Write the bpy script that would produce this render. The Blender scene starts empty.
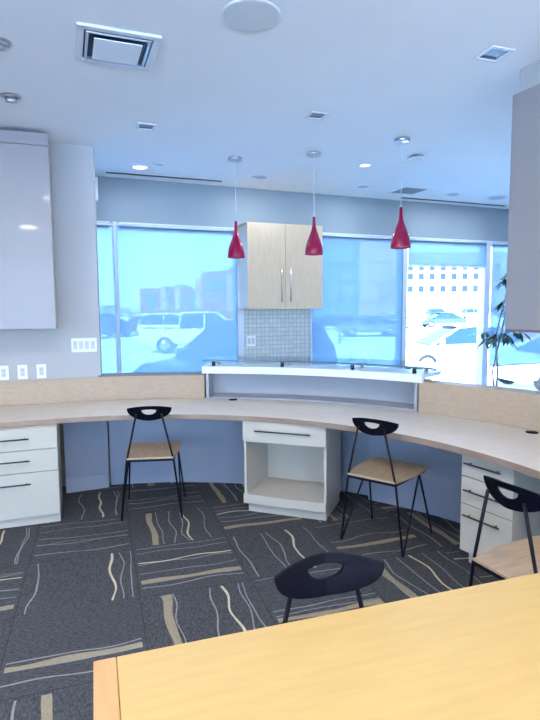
import bpy, math, random
from mathutils import Vector, Matrix
random.seed(7)
R = math.radians
scene = bpy.context.scene
col = scene.collection

# ------------------------------------------------------------------ camera
EYE = 1.52; FPX = 541.0; PITCH = R(5.4); ROLL = R(0.45)
cam = bpy.data.objects.new('camera', bpy.data.cameras.new('camera'))
col.objects.link(cam); scene.camera = cam
cam.data.sensor_fit = 'HORIZONTAL'; cam.data.sensor_width = 36.0
cam.data.lens = FPX / 540.0 * 36.0
cam.data.clip_end = 600; cam.data.clip_start = 0.05
cam.matrix_world = (Matrix.Translation((0, 0, EYE)) @ Matrix.Rotation(math.pi/2 - PITCH, 4, 'X')
                    @ Matrix.Rotation(-ROLL, 4, 'Z'))

def plane_pt(x, y, z):
    """real-world point at height z that the photograph shows at pixel x, y (used for measuring only)"""
    u = (x - 270)/FPX; v = (360 - y)/FPX
    c, s = math.cos(ROLL), math.sin(ROLL)
    u, v = u*c + v*s, -u*s + v*c
    d = Vector((u, math.cos(PITCH) + v*math.sin(PITCH), -math.sin(PITCH) + v*math.cos(PITCH)))
    t = (z - EYE)/d.z
    return Vector((d.x*t, d.y*t, z))

# ------------------------------------------------------------------ world, sun, exposure
world = bpy.data.worlds.new('world'); scene.world = world; world.use_nodes = True
wn = world.node_tree; wn.nodes.clear()
wo = wn.nodes.new('ShaderNodeOutputWorld'); wb = wn.nodes.new('ShaderNodeBackground')
tc = wn.nodes.new('ShaderNodeTexCoord'); sx = wn.nodes.new('ShaderNodeSeparateXYZ')
rp = wn.nodes.new('ShaderNodeValToRGB')
wn.links.new(tc.outputs['Generated'], sx.inputs[0]); wn.links.new(sx.outputs['Z'], rp.inputs[0])
rp.color_ramp.elements[0].position = 0.0; rp.color_ramp.elements[0].color = (0.66, 0.84, 1.0, 1)
rp.color_ramp.elements[1].position = 0.35; rp.color_ramp.elements[1].color = (0.24, 0.53, 1.0, 1)
wn.links.new(rp.outputs[0], wb.inputs[0]); wn.links.new(wb.outputs[0], wo.inputs[0])
wb.inputs[1].default_value = 6.0
sun = bpy.data.objects.new('sun', bpy.data.lights.new('sun', 'SUN')); col.objects.link(sun)
sun.data.energy = 17.0; sun.data.angle = R(0.6); sun.data.color = (1.0, 0.94, 0.86)
sun.rotation_euler = (R(50), 0, R(-28))       # from behind the building, over the roof
vs = scene.view_settings
scene.display_settings.display_device = 'sRGB'
vs.view_transform = 'Standard'; vs.look = 'None'; vs.gamma = 1.0; vs.use_curve_mapping = False
vs.exposure = 0.9

def area(name, loc, size, power, color, rot=(0, 0, 0)):
    l = bpy.data.lights.new(name, 'AREA'); o = bpy.data.objects.new(name, l); col.objects.link(o)
    l.shape = 'DISK'; l.size = size; l.energy = power; l.color = color
    o.location = loc; o.rotation_euler = rot
    return o
CEIL = 2.88
UNSEEN_LAMPS = [(1.0, 0.35, 20, (1.0, 0.86, 0.56)), (-0.6, -0.6, 16, (1.0, 0.90, 0.78)), (-2.6, 1.6, 20, (1.0, 0.95, 0.88)),
         (2.4, -0.4, 16, (1.0, 0.86, 0.66)), (-0.9, 1.9, 16, (1.0, 0.97, 0.93))]
for x, y, p, c in UNSEEN_LAMPS: area('unseen_lamp_light', (x, y, CEIL - 0.045), 0.28, p, c)  # the table lamp follows its yellow glow; the others are added unseen fill
# lit downlights, plus fill added at unlit fittings (housings built with the ceiling fittings)
for px, py, z in ((365, 165, CEIL), (140, 167, CEIL), (363, 186.5, 2.90), (260, 177, 2.90), (453, 194.5, 2.90), (497, 197.5, 2.90)):
    q = plane_pt(px, py, z); area('downlight_fill_light', (q.x, q.y, z - .012), 0.11, 3.5, (0.86, 0.93, 1.0))

# ------------------------------------------------------------------ materials
def lin(r, g, b):
    f = lambda c: (c/255)/12.92 if c/255 <= 0.04045 else (((c/255)+0.055)/1.055)**2.4
    return (f(r), f(g), f(b), 1)

def mat(name, rgb, rough=0.5, metal=0.0, var=0.06, scale=8.0, stretch=(1, 1, 1), spec=0.5, coat=0.0, bump=0.0):
    m = bpy.data.materials.new(name); m.use_nodes = True
    nt = m.node_tree; b = nt.nodes['Principled BSDF']
    b.inputs['Roughness'].default_value = rough; b.inputs['Metallic'].default_value = metal
    b.inputs['Specular IOR Level'].default_value = spec; b.inputs['Coat Weight'].default_value = coat
    b.inputs['Coat Roughness'].default_value = 0.05
    t = nt.nodes.new('ShaderNodeTexCoord'); mp = nt.nodes.new('ShaderNodeMapping')
    mp.inputs['Scale'].default_value = stretch
    n = nt.nodes.new('ShaderNodeTexNoise'); n.inputs['Scale'].default_value = scale; n.inputs['Detail'].default_value = 4
    nt.links.new(t.outputs['Object'], mp.inputs[0]); nt.links.new(mp.outputs[0], n.inputs['Vector'])
    r = nt.nodes.new('ShaderNodeValToRGB'); c = lin(*rgb)
    r.color_ramp.elements[0].position = 0.3; r.color_ramp.elements[1].position = 0.7
    r.color_ramp.elements[0].color = tuple(max(0, x*(1-var)) for x in c[:3]) + (1,)
    r.color_ramp.elements[1].color = tuple(min(1, x*(1+var)) for x in c[:3]) + (1,)
    nt.links.new(n.outputs['Fac'], r.inputs[0]); nt.links.new(r.outputs[0], b.inputs['Base Color'])
    if bump:
        bp = nt.nodes.new('ShaderNodeBump'); bp.inputs['Strength'].default_value = bump
        nt.links.new(n.outputs['Fac'], bp.inputs['Height']); nt.links.new(bp.outputs[0], b.inputs['Normal'])
    return m

M = {}
M['ceiling'] = mat('ceiling_paint', (240, 241, 243), 0.85, var=0.015, scale=2)
M['white_wall'] = mat('white_wall_paint', (176, 174, 177), 0.7, var=0.015, scale=2)
M['grey_wall'] = mat('grey_blue_paint', (138, 152, 162), 0.75, var=0.03, scale=2)
M['panel'] = mat('pale_blue_panel', (150, 156, 176), 0.55, var=0.03, scale=3)
M['desk'] = mat('bleached_oak_top', (212, 198, 184), 0.38, var=0.07, scale=14, stretch=(1, 4, 1))
M['desk_edge'] = mat('oak_edge', (150, 126, 112), 0.45, var=0.08, scale=20)
M['oak_panel'] = mat('oak_panel', (182, 158, 136), 0.5, var=0.07, scale=10, stretch=(2, 2, 9))
M['dark_edge'] = mat('ledge_cap', (112, 104, 102), 0.5)
M['maple'] = mat('maple_top', (186, 156, 100), 0.5, var=0.05, scale=5, stretch=(1.2, 9, 1))
M['maple_edge'] = mat('maple_edge', (190, 146, 98), 0.4, var=0.08, scale=9, stretch=(6, 1, 1))
M['cab_wood'] = mat('pale_oak_door', (206, 184, 158), 0.45, var=0.06, scale=9, stretch=(9, 9, 0.9))
M['gloss'] = mat('gloss_white', (146, 141, 145), 0.38, var=0.01, coat=0.2)
M['white'] = mat('white_laminate', (194, 186, 176), 0.4, var=0.015)
M['white_dim'] = mat('white_edge', (220, 224, 230), 0.5, var=0.015)
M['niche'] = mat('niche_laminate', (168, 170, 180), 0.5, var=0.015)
M['steel'] = mat('brushed_steel', (190, 190, 192), 0.28, 0.95, var=0.04, scale=60)
M['dark_steel'] = mat('dark_steel', (70, 70, 74), 0.35, 0.8, var=0.04)
M['black'] = mat('black_paint', (8, 9, 22), 0.5, var=0.08, spec=0.1)
M['black_rod'] = mat('black_rod', (12, 14, 30), 0.5, var=0.08, spec=0.2)
M['seat'] = mat('seat_oak', (172, 148, 124), 0.45, var=0.14, scale=7, stretch=(8, 1, 1))
M['frame'] = mat('window_frame_white', (206, 216, 228), 0.5, var=0.02)
M['plastic'] = mat('white_plastic', (232, 233, 236), 0.4, var=0.01)
M['outlet'] = mat('outlet_face', (196, 194, 196), 0.4, var=0.02)
M['slot'] = mat('dark_slot', (60, 66, 78), 0.6)
M['louvre'] = mat('louvre_grey', (128, 134, 146), 0.4, 0.4)
M['speaker'] = mat('speaker_mesh', (214, 218, 220), 0.6, var=0.05, scale=200)
M['cable'] = mat('clear_cable', (206, 214, 222), 0.4)
M['leaf'] = mat('leaf', (34, 78, 62), 0.45, var=0.25, scale=12)
M['bark'] = mat('bark', (140, 132, 128), 0.8, var=0.2, scale=20)
M['pot'] = mat('pot', (90, 84, 84), 0.5)
# outdoors
M['snow'] = mat('snow', (236, 240, 246), 0.8, var=0.05, scale=0.35)
M['brick'] = mat('brick', (150, 82, 78), 0.9, var=0.12, scale=0.5)
M['brick_light'] = mat('brick_light', (176, 140, 132), 0.9, var=0.05)
M['conc'] = mat('concrete', (158, 154, 156), 0.9, var=0.06, scale=0.3)
M['glassdark'] = mat('car_glass', (30, 52, 74), 0.1, var=0.05)
M['bglass'] = mat('building_glass', (84, 108, 132), 0.6, var=0.12, scale=0.4)
M['white_car'] = mat('white_car', (238, 238, 240), 0.25, coat=0.5, var=0.01)
M['dark_car'] = mat('dark_car', (38, 52, 76), 0.25, coat=0.5, var=0.05)
M['red_car'] = mat('red_car', (180, 30, 50), 0.25, coat=0.5, var=0.05)
M['grey_car'] = mat('grey_car', (120, 124, 130), 0.25, coat=0.5, var=0.05)
M['tyre'] = mat('tyre', (30, 30, 32), 0.8)
M['hub'] = mat('hub', (170, 172, 178), 0.3, 0.8)
M['lamp_red'] = mat('tail_red', (190, 20, 30), 0.3)
M['pane_dark'] = mat('dark_pane', (46, 60, 76), 0.8, spec=0.0)
M['pane_blue'] = mat('blue_pane', (110, 134, 156), 0.8, spec=0.1)
M['yellow'] = mat('yellow_paint', (236, 206, 60), 0.5)
M['twig'] = mat('twig', (150, 128, 118), 0.9, var=0.2)

def glow(name, rgb, strength):
    m = bpy.data.materials.new(name); m.use_nodes = True
    b = m.node_tree.nodes['Principled BSDF']
    b.inputs['Base Color'].default_value = lin(*rgb)
    b.inputs['Emission Color'].default_value = lin(*rgb); b.inputs['Emission Strength'].default_value = strength
    return m
M['lit'] = glow('lit_lens', (255, 246, 230), 1.6)
M['bulb'] = glow('lit_bulb', (255, 236, 205), 3.0)

def red_glass():
    m = mat('red_glass', (150, 2, 64), 0.22, var=0.05, coat=0.4)
    m.node_tree.nodes['Principled BSDF'].inputs['Subsurface Weight'].default_value = 0.0
    return m
M['red'] = red_glass()

def shade_mat():
    m = bpy.data.materials.new('shade_screen'); m.use_nodes = True; nt = m.node_tree; nt.nodes.clear()
    o = nt.nodes.new('ShaderNodeOutputMaterial'); mx = nt.nodes.new('ShaderNodeMixShader')
    tr = nt.nodes.new('ShaderNodeBsdfTransparent'); tl = nt.nodes.new('ShaderNodeBsdfTranslucent')
    df = nt.nodes.new('ShaderNodeBsdfDiffuse'); m2 = nt.nodes.new('ShaderNodeMixShader')
    t = nt.nodes.new('ShaderNodeTexCoord'); n = nt.nodes.new('ShaderNodeTexNoise'); n.inputs['Scale'].default_value = 260
    r = nt.nodes.new('ShaderNodeMapRange'); r.inputs['To Min'].default_value = 0.58; r.inputs['To Max'].default_value = 0.60
    nt.links.new(t.outputs['Object'], n.inputs['Vector']); nt.links.new(n.outputs['Fac'], r.inputs['Value'])
    tr.inputs[0].default_value = (0.37, 0.465, 0.53, 1)
    tl.inputs[0].default_value = (0.42, 0.48, 0.54, 1); df.inputs[0].default_value = (0.35, 0.45, 0.55, 1)
    m2.inputs[0].default_value = 0.3
    nt.links.new(tl.outputs[0], m2.inputs[1]); nt.links.new(df.outputs[0], m2.inputs[2])
    nt.links.new(r.outputs[0], mx.inputs[0])
    nt.links.new(m2.outputs[0], mx.inputs[1]); nt.links.new(tr.outputs[0], mx.inputs[2])
    nt.links.new(mx.outputs[0], o.inputs[0])
    return m
M['shade'] = shade_mat()

def glass_mat(name, tint, refl):
    m = bpy.data.materials.new(name); m.use_nodes = True; nt = m.node_tree; nt.nodes.clear()
    o = nt.nodes.new('ShaderNodeOutputMaterial'); mx = nt.nodes.new('ShaderNodeMixShader')
    tr = nt.nodes.new('ShaderNodeBsdfTransparent'); gl = nt.nodes.new('ShaderNodeBsdfGlossy')
    gl.inputs['Roughness'].default_value = 0.02; tr.inputs[0].default_value = tint
    lw = nt.nodes.new('ShaderNodeLayerWeight'); lw.inputs[0].default_value = 0.2
    r = nt.nodes.new('ShaderNodeMapRange'); r.inputs['To Min'].default_value = refl; r.inputs['To Max'].default_value = 0.5
    nt.links.new(lw.outputs['Fresnel'], r.inputs['Value']); nt.links.new(r.outputs[0], mx.inputs[0])
    nt.links.new(tr.outputs[0], mx.inputs[1]); nt.links.new(gl.outputs[0], mx.inputs[2]); nt.links.new(mx.outputs[0], o.inputs[0])
    return m
M['glass'] = glass_mat('window_glass', (0.93, 0.98, 1, 1), 0.02)
M['top_glass'] = glass_mat('counter_glass', (0.80, 0.90, 0.94, 1), 0.06)
M['glass_edge'] = mat('glass_edge', (104, 118, 128), 0.2)

def carpet():
    m = bpy.data.materials.new('carpet_tiles'); m.use_nodes = True; nt = m.node_tree; L = nt.links.new
    b = nt.nodes['Principled BSDF']; b.inputs['Roughness'].default_value = 0.95; b.inputs['Specular IOR Level'].default_value = 0.1
    def N(t, **k):
        n = nt.nodes.new(t)
        for a, v in k.items(): setattr(n, a, v)
        return n
    def mth(op, a, b_=None, c=None):
        n = N('ShaderNodeMath', operation=op)
        for i, v in enumerate((a, b_, c)):
            if v is None: continue
            if isinstance(v, (int, float)): n.inputs[i].default_value = v
            else: L(v, n.inputs[i])
        return n.outputs[0]
    tcn = N('ShaderNodeTexCoord'); mp = N('ShaderNodeMapping', vector_type='TEXTURE')
    mp.inputs['Location'].default_value = (-0.70, 2.74, 0); mp.inputs['Rotation'].default_value = (0, 0, R(17.5))
    mp.inputs['Scale'].default_value = (0.61, 0.61, 0.61)
    L(tcn.outputs['Object'], mp.inputs[0]); s = N('ShaderNodeSeparateXYZ'); L(mp.outputs[0], s.inputs[0])
    X, Y = s.outputs[0], s.outputs[1]
    ix, iy = mth('FLOOR', X), mth('FLOOR', Y); fx, fy = mth('FRACT', X), mth('FRACT', Y)
    par = mth('FLOORED_MODULO', mth('ADD', ix, iy), 2.0)          # 0 / 1 checker
    def mix(f, a, c): return mth('ADD', mth('MULTIPLY', a, mth('SUBTRACT', 1.0, f)), mth('MULTIPLY', c, f))
    across = mix(par, fy, fx); along = mix(par, fx, fy)
    seed = mth('ADD', mth('MULTIPLY', ix, 7.31), mth('MULTIPLY', iy, 13.77))
    def noise(x, y, z, sc=1.0, det=0.0):
        c = N('ShaderNodeCombineXYZ'); 
        for i, v in enumerate((x, y, z)):
            if isinstance(v, (int, float)): c.inputs[i].default_value = v
            else: L(v, c.inputs[i])
        n = N('ShaderNodeTexNoise'); n.inputs['Scale'].default_value = sc; n.inputs['Detail'].default_value = det
        L(c.outputs[0], n.inputs['Vector']); return n.outputs['Fac']
    def white(x):
        n = N('ShaderNodeTexWhiteNoise', noise_dimensions='1D'); L(x, n.inputs['W']); return n.outputs['Value']
    masks = []
    # stripes: (position, half width, waviness, strength index)
    for k, (p, w, wav, tone) in enumerate([(0.14, .007, .09, 2), (0.28, .032, .05, 1), (0.42, .006, .12, 2), (0.56, .006, .14, 2),
                                           (0.70, .010, .12, 0), (0.82, .005, .10, 2), (0.92, .005, .07, 2), (0.36, .005, .10, 2)]):
        jit = mth('MULTIPLY', mth('SUBTRACT', white(mth('ADD', seed, k*3.17)), 0.5), 0.16)
        wv = mth('MULTIPLY', mth('SUBTRACT', noise(mth('MULTIPLY', along, 2.2), mth('ADD', seed, k*5.0), k*2.0), 0.5), wav*1.4)
        d = mth('ABSOLUTE', mth('SUBTRACT', mth('SUBTRACT', across, p), mth('ADD', jit, wv)))
        wd = mth('MULTIPLY', mth('ADD', 0.55, noise(mth('MULTIPLY', along, 3.0), seed, k*9.0)), w)
        on = mth('LESS_THAN', d, wd)
        present = mth('GREATER_THAN', white(mth('ADD', seed, k*11.9 + 2.0)), 0.30 if tone else 0.38)
        inside = mth('MULTIPLY', mth('GREATER_THAN', along, 0.03), mth('LESS_THAN', along, 0.97))
        masks.append((mth('MULTIPLY', mth('MULTIPLY', on, present), inside), tone))
    # base colour, slightly different per tile, woven grain
    grain = noise(mth('MULTIPLY', across, 90.0), mth('MULTIPLY', along, 30.0), seed, 1.0, 2.0)
    base = N('ShaderNodeValToRGB'); base.color_ramp.elements[0].color = lin(50, 52, 57); base.color_ramp.elements[1].color = lin(88, 89, 93)
    base.color_ramp.elements[0].position = 0.25; base.color_ramp.elements[1].position = 0.75
    L(grain, base.inputs[0]); cur = base.outputs[0]
    tones = [lin(196, 186, 158), lin(150, 138, 118), lin(138, 140, 142)]
    for msk, tone in masks:
        mixn = N('ShaderNodeMixRGB'); mixn.inputs[2].default_value = tones[tone]
        fac = mth('MULTIPLY', msk, mth('ADD', 0.45, mth('MULTIPLY', grain, 0.9)))
        L(mth('MINIMUM', fac, 1.0), mixn.inputs[0]); L(cur, mixn.inputs[1]); cur = mixn.outputs[0]
    edge = mth('LESS_THAN', mth('MINIMUM', mth('MINIMUM', fx, mth('SUBTRACT', 1.0, fx)), mth('MINIMUM', fy, mth('SUBTRACT', 1.0, fy))), 0.004)
    mixn = N('ShaderNodeMixRGB'); mixn.inputs[2].default_value = lin(40, 42, 48); L(mth('MULTIPLY', edge, 0.6), mixn.inputs[0]); L(cur, mixn.inputs[1])
    L(mixn.outputs[0], b.inputs['Base Color'])
    return m
M['carpet'] = carpet()

def tiles():
    m = bpy.data.materials.new('mosaic_tiles'); m.use_nodes = True; nt = m.node_tree
    b = nt.nodes['Principled BSDF']; b.inputs['Roughness'].default_value = 0.25
    t = nt.nodes.new('ShaderNodeTexCoord'); mp = nt.nodes.new('ShaderNodeMapping'); mp.inputs['Rotation'].default_value = (R(90), 0, 0)
    br = nt.nodes.new('ShaderNodeTexBrick'); br.offset = 0.0
    br.inputs['Scale'].default_value = 1.0; br.inputs['Brick Width'].default_value = 0.052; br.inputs['Row Height'].default_value = 0.052
    br.inputs['Mortar Size'].default_value = 0.0035; br.inputs['Mortar Smooth'].default_value = 0.1
    br.inputs['Color1'].default_value = lin(206, 208, 206); br.inputs['Color2'].default_value = lin(192, 197, 198)
    br.inputs['Mortar'].default_value = lin(160, 168, 174)
    nt.links.new(t.outputs['Object'], mp.inputs[0]); nt.links.new(mp.outputs[0], br.inputs['Vector'])
    nt.links.new(br.outputs['Color'], b.inputs['Base Color'])
    return m
M['tiles'] = tiles()
M['lobby_bounce'] = mat('lobby_bounce_tile', (214, 212, 206), 0.5, var=0.04)
M['pale_louvre'] = mat('pale_louvre', (188, 194, 202), 0.5)

# ------------------------------------------------------------------ mesh helpers
class MB:
    def __init__(self): self.v = []; self.f = []; self.s = []
    def add(self, vs_, fs, smooth=False):
        k = len(self.v); self.v += [tuple(p) for p in vs_]
        self.f += [tuple(i + k for i in f) for f in fs]; self.s += [smooth]*len(fs)
        return self
    def box(self, c, size, rz=0.0, mx=None):
        x, y, z = (s/2 for s in size); m = mx if mx else Matrix.Translation(c) @ Matrix.Rotation(rz, 4, 'Z')
        vs_ = [m @ Vector((a*x, b*y, d*z)) for a in (-1, 1) for b in (-1, 1) for d in (-1, 1)]
        return self.add(vs_, [(0, 1, 3, 2), (4, 6, 7, 5), (0, 4, 5, 1), (2, 3, 7, 6), (0, 2, 6, 4), (1, 5, 7, 3)])
    def prism(self, poly, z0, z1, mx=None):
        n = len(poly); m = mx or Matrix()
        a = sum(poly[i][0]*poly[(i+1) % n][1] - poly[(i+1) % n][0]*poly[i][1] for i in range(n))
        if a < 0: poly = poly[::-1]
        vs_ = [m @ Vector((p[0], p[1], z0)) for p in poly] + [m @ Vector((p[0], p[1], z1)) for p in poly]
        return self.add(vs_, [tuple(range(n))[::-1], tuple(range(n, 2*n))] + [(i, (i+1) % n, n+(i+1) % n, n+i) for i in range(n)])
    def strip(self, a, b, z0, z1):
        """solid between two plan polylines a (near) and b (far)"""
        n = len(a); vs_ = []
        for i in range(n): vs_ += [(a[i][0], a[i][1], z0), (a[i][0], a[i][1], z1), (b[i][0], b[i][1], z1), (b[i][0], b[i][1], z0)]
        fs = []
        for i in range(n-1):
            p, q = 4*i, 4*i+4
            fs += [(p, p+1, q+1, q), (p+1, p+2, q+2, q+1), (p+2, p+3, q+3, q+2), (p+3, p, q, q+3)]
        fs += [(0, 3, 2, 1), (4*n-4, 4*n-3, 4*n-2, 4*n-1)]
        return self.add(vs_, fs)
    def tube(self, pts, r, seg=8, r1=None):
        pts = [Vector(p) for p in pts]; n = len(pts); vs_ = []; fs = []
        for i, p in enumerate(pts):
            d = (pts[min(i+1, n-1)] - pts[max(i-1, 0)]).normalized()
            up = Vector((0, 0, 1)) if abs(d.z) < 0.95 else Vector((0, 1, 0))
            a = d.cross(up).normalized(); b = d.cross(a)
            rr = r if r1 is None else r + (r1 - r)*i/(n-1)
            vs_ += [p + (a*math.cos(2*math.pi*k/seg) + b*math.sin(2*math.pi*k/seg))*rr for k in range(seg)]
        for i in range(n-1):
            for k in range(seg):
                fs.append((i*seg+k, i*seg+(k+1) % seg, (i+1)*seg+(k+1) % seg, (i+1)*seg+k))
        self.add(vs_, fs, True); k0 = len(self.v) - len(vs_)
        self.f += [tuple(k0+k for k in range(seg))[::-1], tuple(k0+(n-1)*seg+k for k in range(seg))]; self.s += [False, False]
        return self
    def lathe(self, prof, c=(0, 0, 0), seg=32, mx=None, closed=False):
        m = mx or Matrix.Translation(c); n = len(prof); vs_ = []; fs = []
        for r, z in prof:
            for k in range(seg):
                a = 2*math.pi*k/seg; vs_.append(m @ Vector((r*math.cos(a), r*math.sin(a), z)))
        for i in range(n if closed else n-1):
            j = (i+1) % n
            for k in range(seg):
                fs.append((i*seg+k, i*seg+(k+1) % seg, j*seg+(k+1) % seg, j*seg+k))
        return self.add(vs_, fs, True)
    def build(self, name, m, parent=None, bevel=0.0, loc=None):
        me = bpy.data.meshes.new(name); me.from_pydata(self.v, [], self.f)
        me.polygons.foreach_set('use_smooth', self.s); me.update()
        import bmesh
        bm = bmesh.new(); bm.from_mesh(me); bmesh.ops.recalc_face_normals(bm, faces=bm.faces); bm.to_mesh(me); bm.free()
        me.materials.append(m)
        o = bpy.data.objects.new(name, me); col.objects.link(o)
        if parent: o.parent = parent
        if loc: o.location = loc
        if bevel:
            b = o.modifiers.new('bevel', 'BEVEL'); b.width = bevel; b.segments = 2; b.limit_method = 'ANGLE'; b.angle_limit = R(35)
        return o

def tag(o, label=None, cat=None, group=None, kind=None):
    if label: o['label'] = label
    if cat: o['category'] = cat
    if group: o['group'] = group
    if kind: o['kind'] = kind
    return o
def empty(name, loc=(0, 0, 0), rz=0.0):
    o = bpy.data.objects.new(name, None); col.objects.link(o); o.location = loc; o.rotation_euler = (0, 0, rz)
    o.empty_display_size = 0.1
    return o
def struct(mb, name, m, bevel=0.0, parent=None):
    o = mb.build(name, m, parent, bevel)
    if not parent: o['kind'] = 'structure'
    return o
def copy_tree(o, parent=None):
    c = o.copy(); col.objects.link(c); c.parent = parent
    for ch in [q for q in bpy.data.objects if q.parent == o]: copy_tree(ch, c)
    return c

# ------------------------------------------------------------------ plan of the reception
CX, CY = -0.8, 1.8
AL = 109.0                                    # the curve runs into a straight run here
TL = Vector((-math.sin(R(AL)), math.cos(R(AL))))          # direction leftwards
def pol(r, deg): return Vector((CX + r*math.cos(R(deg)), CY + r*math.sin(R(deg))))
def line(r, a0, a1, left=0.0, step=2.0):
    """plan polyline at radius r from angle a0 up to a1, then straight on for 'left' metres"""
    n = max(2, int(round((a1-a0)/step))); p = [pol(r, a0 + (a1-a0)*i/n) for i in range(n+1)]
    if left: p.append(pol(r, AL) + TL*left)
    return p
def pathpt(r, s):
    """point on straight part, s metres left of its start, at radius r"""
    return pol(r, AL) + TL*s

# window wall
P0 = Vector((-1.77, 5.74)); W = Vector((0.9265, 0.3763)).normalized(); NN = Vector((W.y, -W.x))
WANG = math.atan2(W.y, W.x)
def wp(t, off=0.0): return P0 + W*t + NN*off
def wbox(mb, t0, t1, z0, z1, o0, o1):
    a, b, c, d = wp(t0, o0), wp(t1, o0), wp(t1, o1), wp(t0, o1)
    return mb.prism([a, b, c, d], z0, z1)

XL, XR, YB = -5.0, 6.6, -3.0
WL = wp((XL - P0.x)/W.x); WR = wp((XR - P0.x)/W.x)
TLFT = (XL - P0.x)/W.x; TRGT = (XR - P0.x)/W.x
HOUT = 2.90

# ------------------------------------------------------------------ room shell
struct(MB().prism([(XL, YB), (XR, YB), WR, WL], -0.12, 0.0), 'floor', M['carpet'])
struct(MB().prism([(XL-.2, YB-3.2), (XR+.2, YB-3.2), wp(TRGT+.2, -.25), wp(TLFT-.2, -.25)], HOUT, HOUT+.2), 'ceiling', M['ceiling'])  # slab runs on behind as an unseen overhang, added to block direct sun
CC = Vector((-0.30, 3.62)); RC = 2.08
arc = [Vector((CC.x + RC*math.cos(R(a)), CC.y + RC*math.sin(R(a)))) for a in range(24, 140, 3)]
struct(MB().prism([(XL, YB), (XR, YB), (XR, 3.3), (1.9, 3.3)] + arc + [(-1.95, 4.75), (XL, 3.3)], CEIL, HOUT), 'trim_1', M['ceiling'])
struct(MB().box((XL-.1, (YB+4.5)/2, 1.45), (.2, 4.9-YB, 2.9)), 'wall_left', M['white_wall'])
struct(MB().box((XR+.1, (YB+WR.y)/2, 1.45), (.2, WR.y-YB+.3, 2.9)), 'wall_right', M['white_wall'])
bw = MB(); bw.box(((XL+XR)/2, YB-.1, .2), (XR-XL+.4, .2, .4)); bw.box(((XL+XR)/2, YB-.1, 2.78), (XR-XL+.4, .2, .24))
for x in (XL, -1.4, 2.6, XR): bw.box((x, YB-.1, 1.53), (.4, .2, 2.26))
struct(bw, 'wall_back', M['white_wall'])
for i, (a, b) in enumerate(((XL+.2, -1.6), (-1.2, 2.4), (2.8, XR-.2))):  # openings invented in the unseen back wall to let in fill daylight
    f = MB(); f.box(((a+b)/2, YB-.1, .43), (b-a, .1, .06)); f.box(((a+b)/2, YB-.1, 2.63), (b-a, .1, .06))
    for x in (a+.03, (a+b)/2, b-.03): f.box((x, YB-.1, 1.53), (.06, .1, 2.14))
    fr = struct(f, 'window_%d' % (i+7), M['frame'])
    MB().box(((a+b)/2, YB-.12, 1.53), (b-a, .006, 2.14)).build('window_pane', M['glass'], fr)
# window wall: header band, low wall, pier with mosaic tiles
ZS, ZH = 0.15, 2.44
struct(wbox(MB(), TLFT, TRGT, ZH, HOUT, 0.0, -.2), 'wall_header', M['grey_wall'])
struct(wbox(MB(), TLFT, TRGT, 0, ZS, 0.0, -.2), 'wall_window_side', M['white_wall'])
pm = MB(); pm.box((0, 0, (ZS+ZH)/2), (0.86, .2, ZH-ZS))
pier = struct(pm, 'wall_pier', M['tiles']); pc = wp(2.005, -.1); pier.location = (pc.x, pc.y, 0); pier.rotation_euler.z = WANG
def window(n, t0, t1, fl=.05, fr_=.05):
    f = MB(); d0, d1 = .035, -.09
    wbox(f, t0, t0+fl, ZS, ZH, d0, d1); wbox(f, t1-fr_, t1, ZS, ZH, d0, d1)
    wbox(f, t0+.05, t1-.05, ZH-.07, ZH, d0, d1); wbox(f, t0+.05, t1-.05, ZS, ZS+.05, d0, d1)
    fr = struct(f, 'window_%d' % n, M['frame'])
    wbox(MB(), t0+.05, t1-.05, ZS+.05, ZH-.07, -.06, -.066).build('window_pane', M['glass'], fr)
wins = [(-3.45, .155, .05, .02), (.155, 1.575, .02, .09), (2.435, 3.80, .02, .045), (3.80, 5.20, .045, .05), (5.20, 6.70, .05, .05), (6.70, 9.0, .05, .05)]
for i, wv in enumerate(wins): window(i+1, *wv)

# pony wall behind the desk, timber faced, and the partition walls above it
RW = 2.93
A_N0, A_N1 = 49.5, 85.4                        # the reception niche lies between these
struct(MB().prism(line(RW+.2, -30, AL, 2.9) + [WL + Vector((.02, 0)), WR, Vector((XR, .24))], 0.0, .004), 'lobby_bounce_floor', M['lobby_bounce'])  # unseen pale floor added to bounce light onto the lobby ceiling
struct(MB().strip(line(RW, -30, A_N0-.3), line(RW+.14, -30, A_N0-.3), 0, .955), 'wall_counter_right', M['oak_panel'])
struct(MB().strip(line(RW, A_N1+.3, AL, 3.1), line(RW+.14, A_N1+.3, AL, 3.1), 0, .945), 'wall_counter_left', M['oak_panel'])
struct(MB().strip(line(RW-.004, -30, A_N0-.3), line(RW+.16, -30, A_N0-.3), .955, .968), 'trim_2', M['oak_panel'])
struct(MB().strip(line(RW-.004, A_N1+.3, 103.6), line(RW+.16, A_N1+.3, 103.6), .945, .957), 'trim_3', M['dark_edge'])
struct(MB().strip(line(RW+.02, A_N0, A_N1), line(RW+.14, A_N0, A_N1), 0, .70), 'wall_counter_front', M['panel'])
def radial(p, q, d): return p + (q - p)
lw0 = pol(RW-.012, 103.8); 
def offl(p, d): return p + Vector((-TL.y, TL.x)) * -d
nl = Vector((-TL.y, TL.x));  nl = nl if nl.y > 0 else -nl          # away from the viewer
# left partition: right end cut on a radial line
e0 = pol(RW, AL) + TL*-.300 - nl*.012
e1 = e0 + (e0 - Vector((CX, CY))).normalized()*.15
f0 = pol(RW, AL) + TL*3.1 - nl*.012; f1 = f0 + nl*.15
struct(MB().prism([e0, f0, f1, e1], .946, CEIL), 'wall_partition_left', M['white_wall'])
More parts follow.
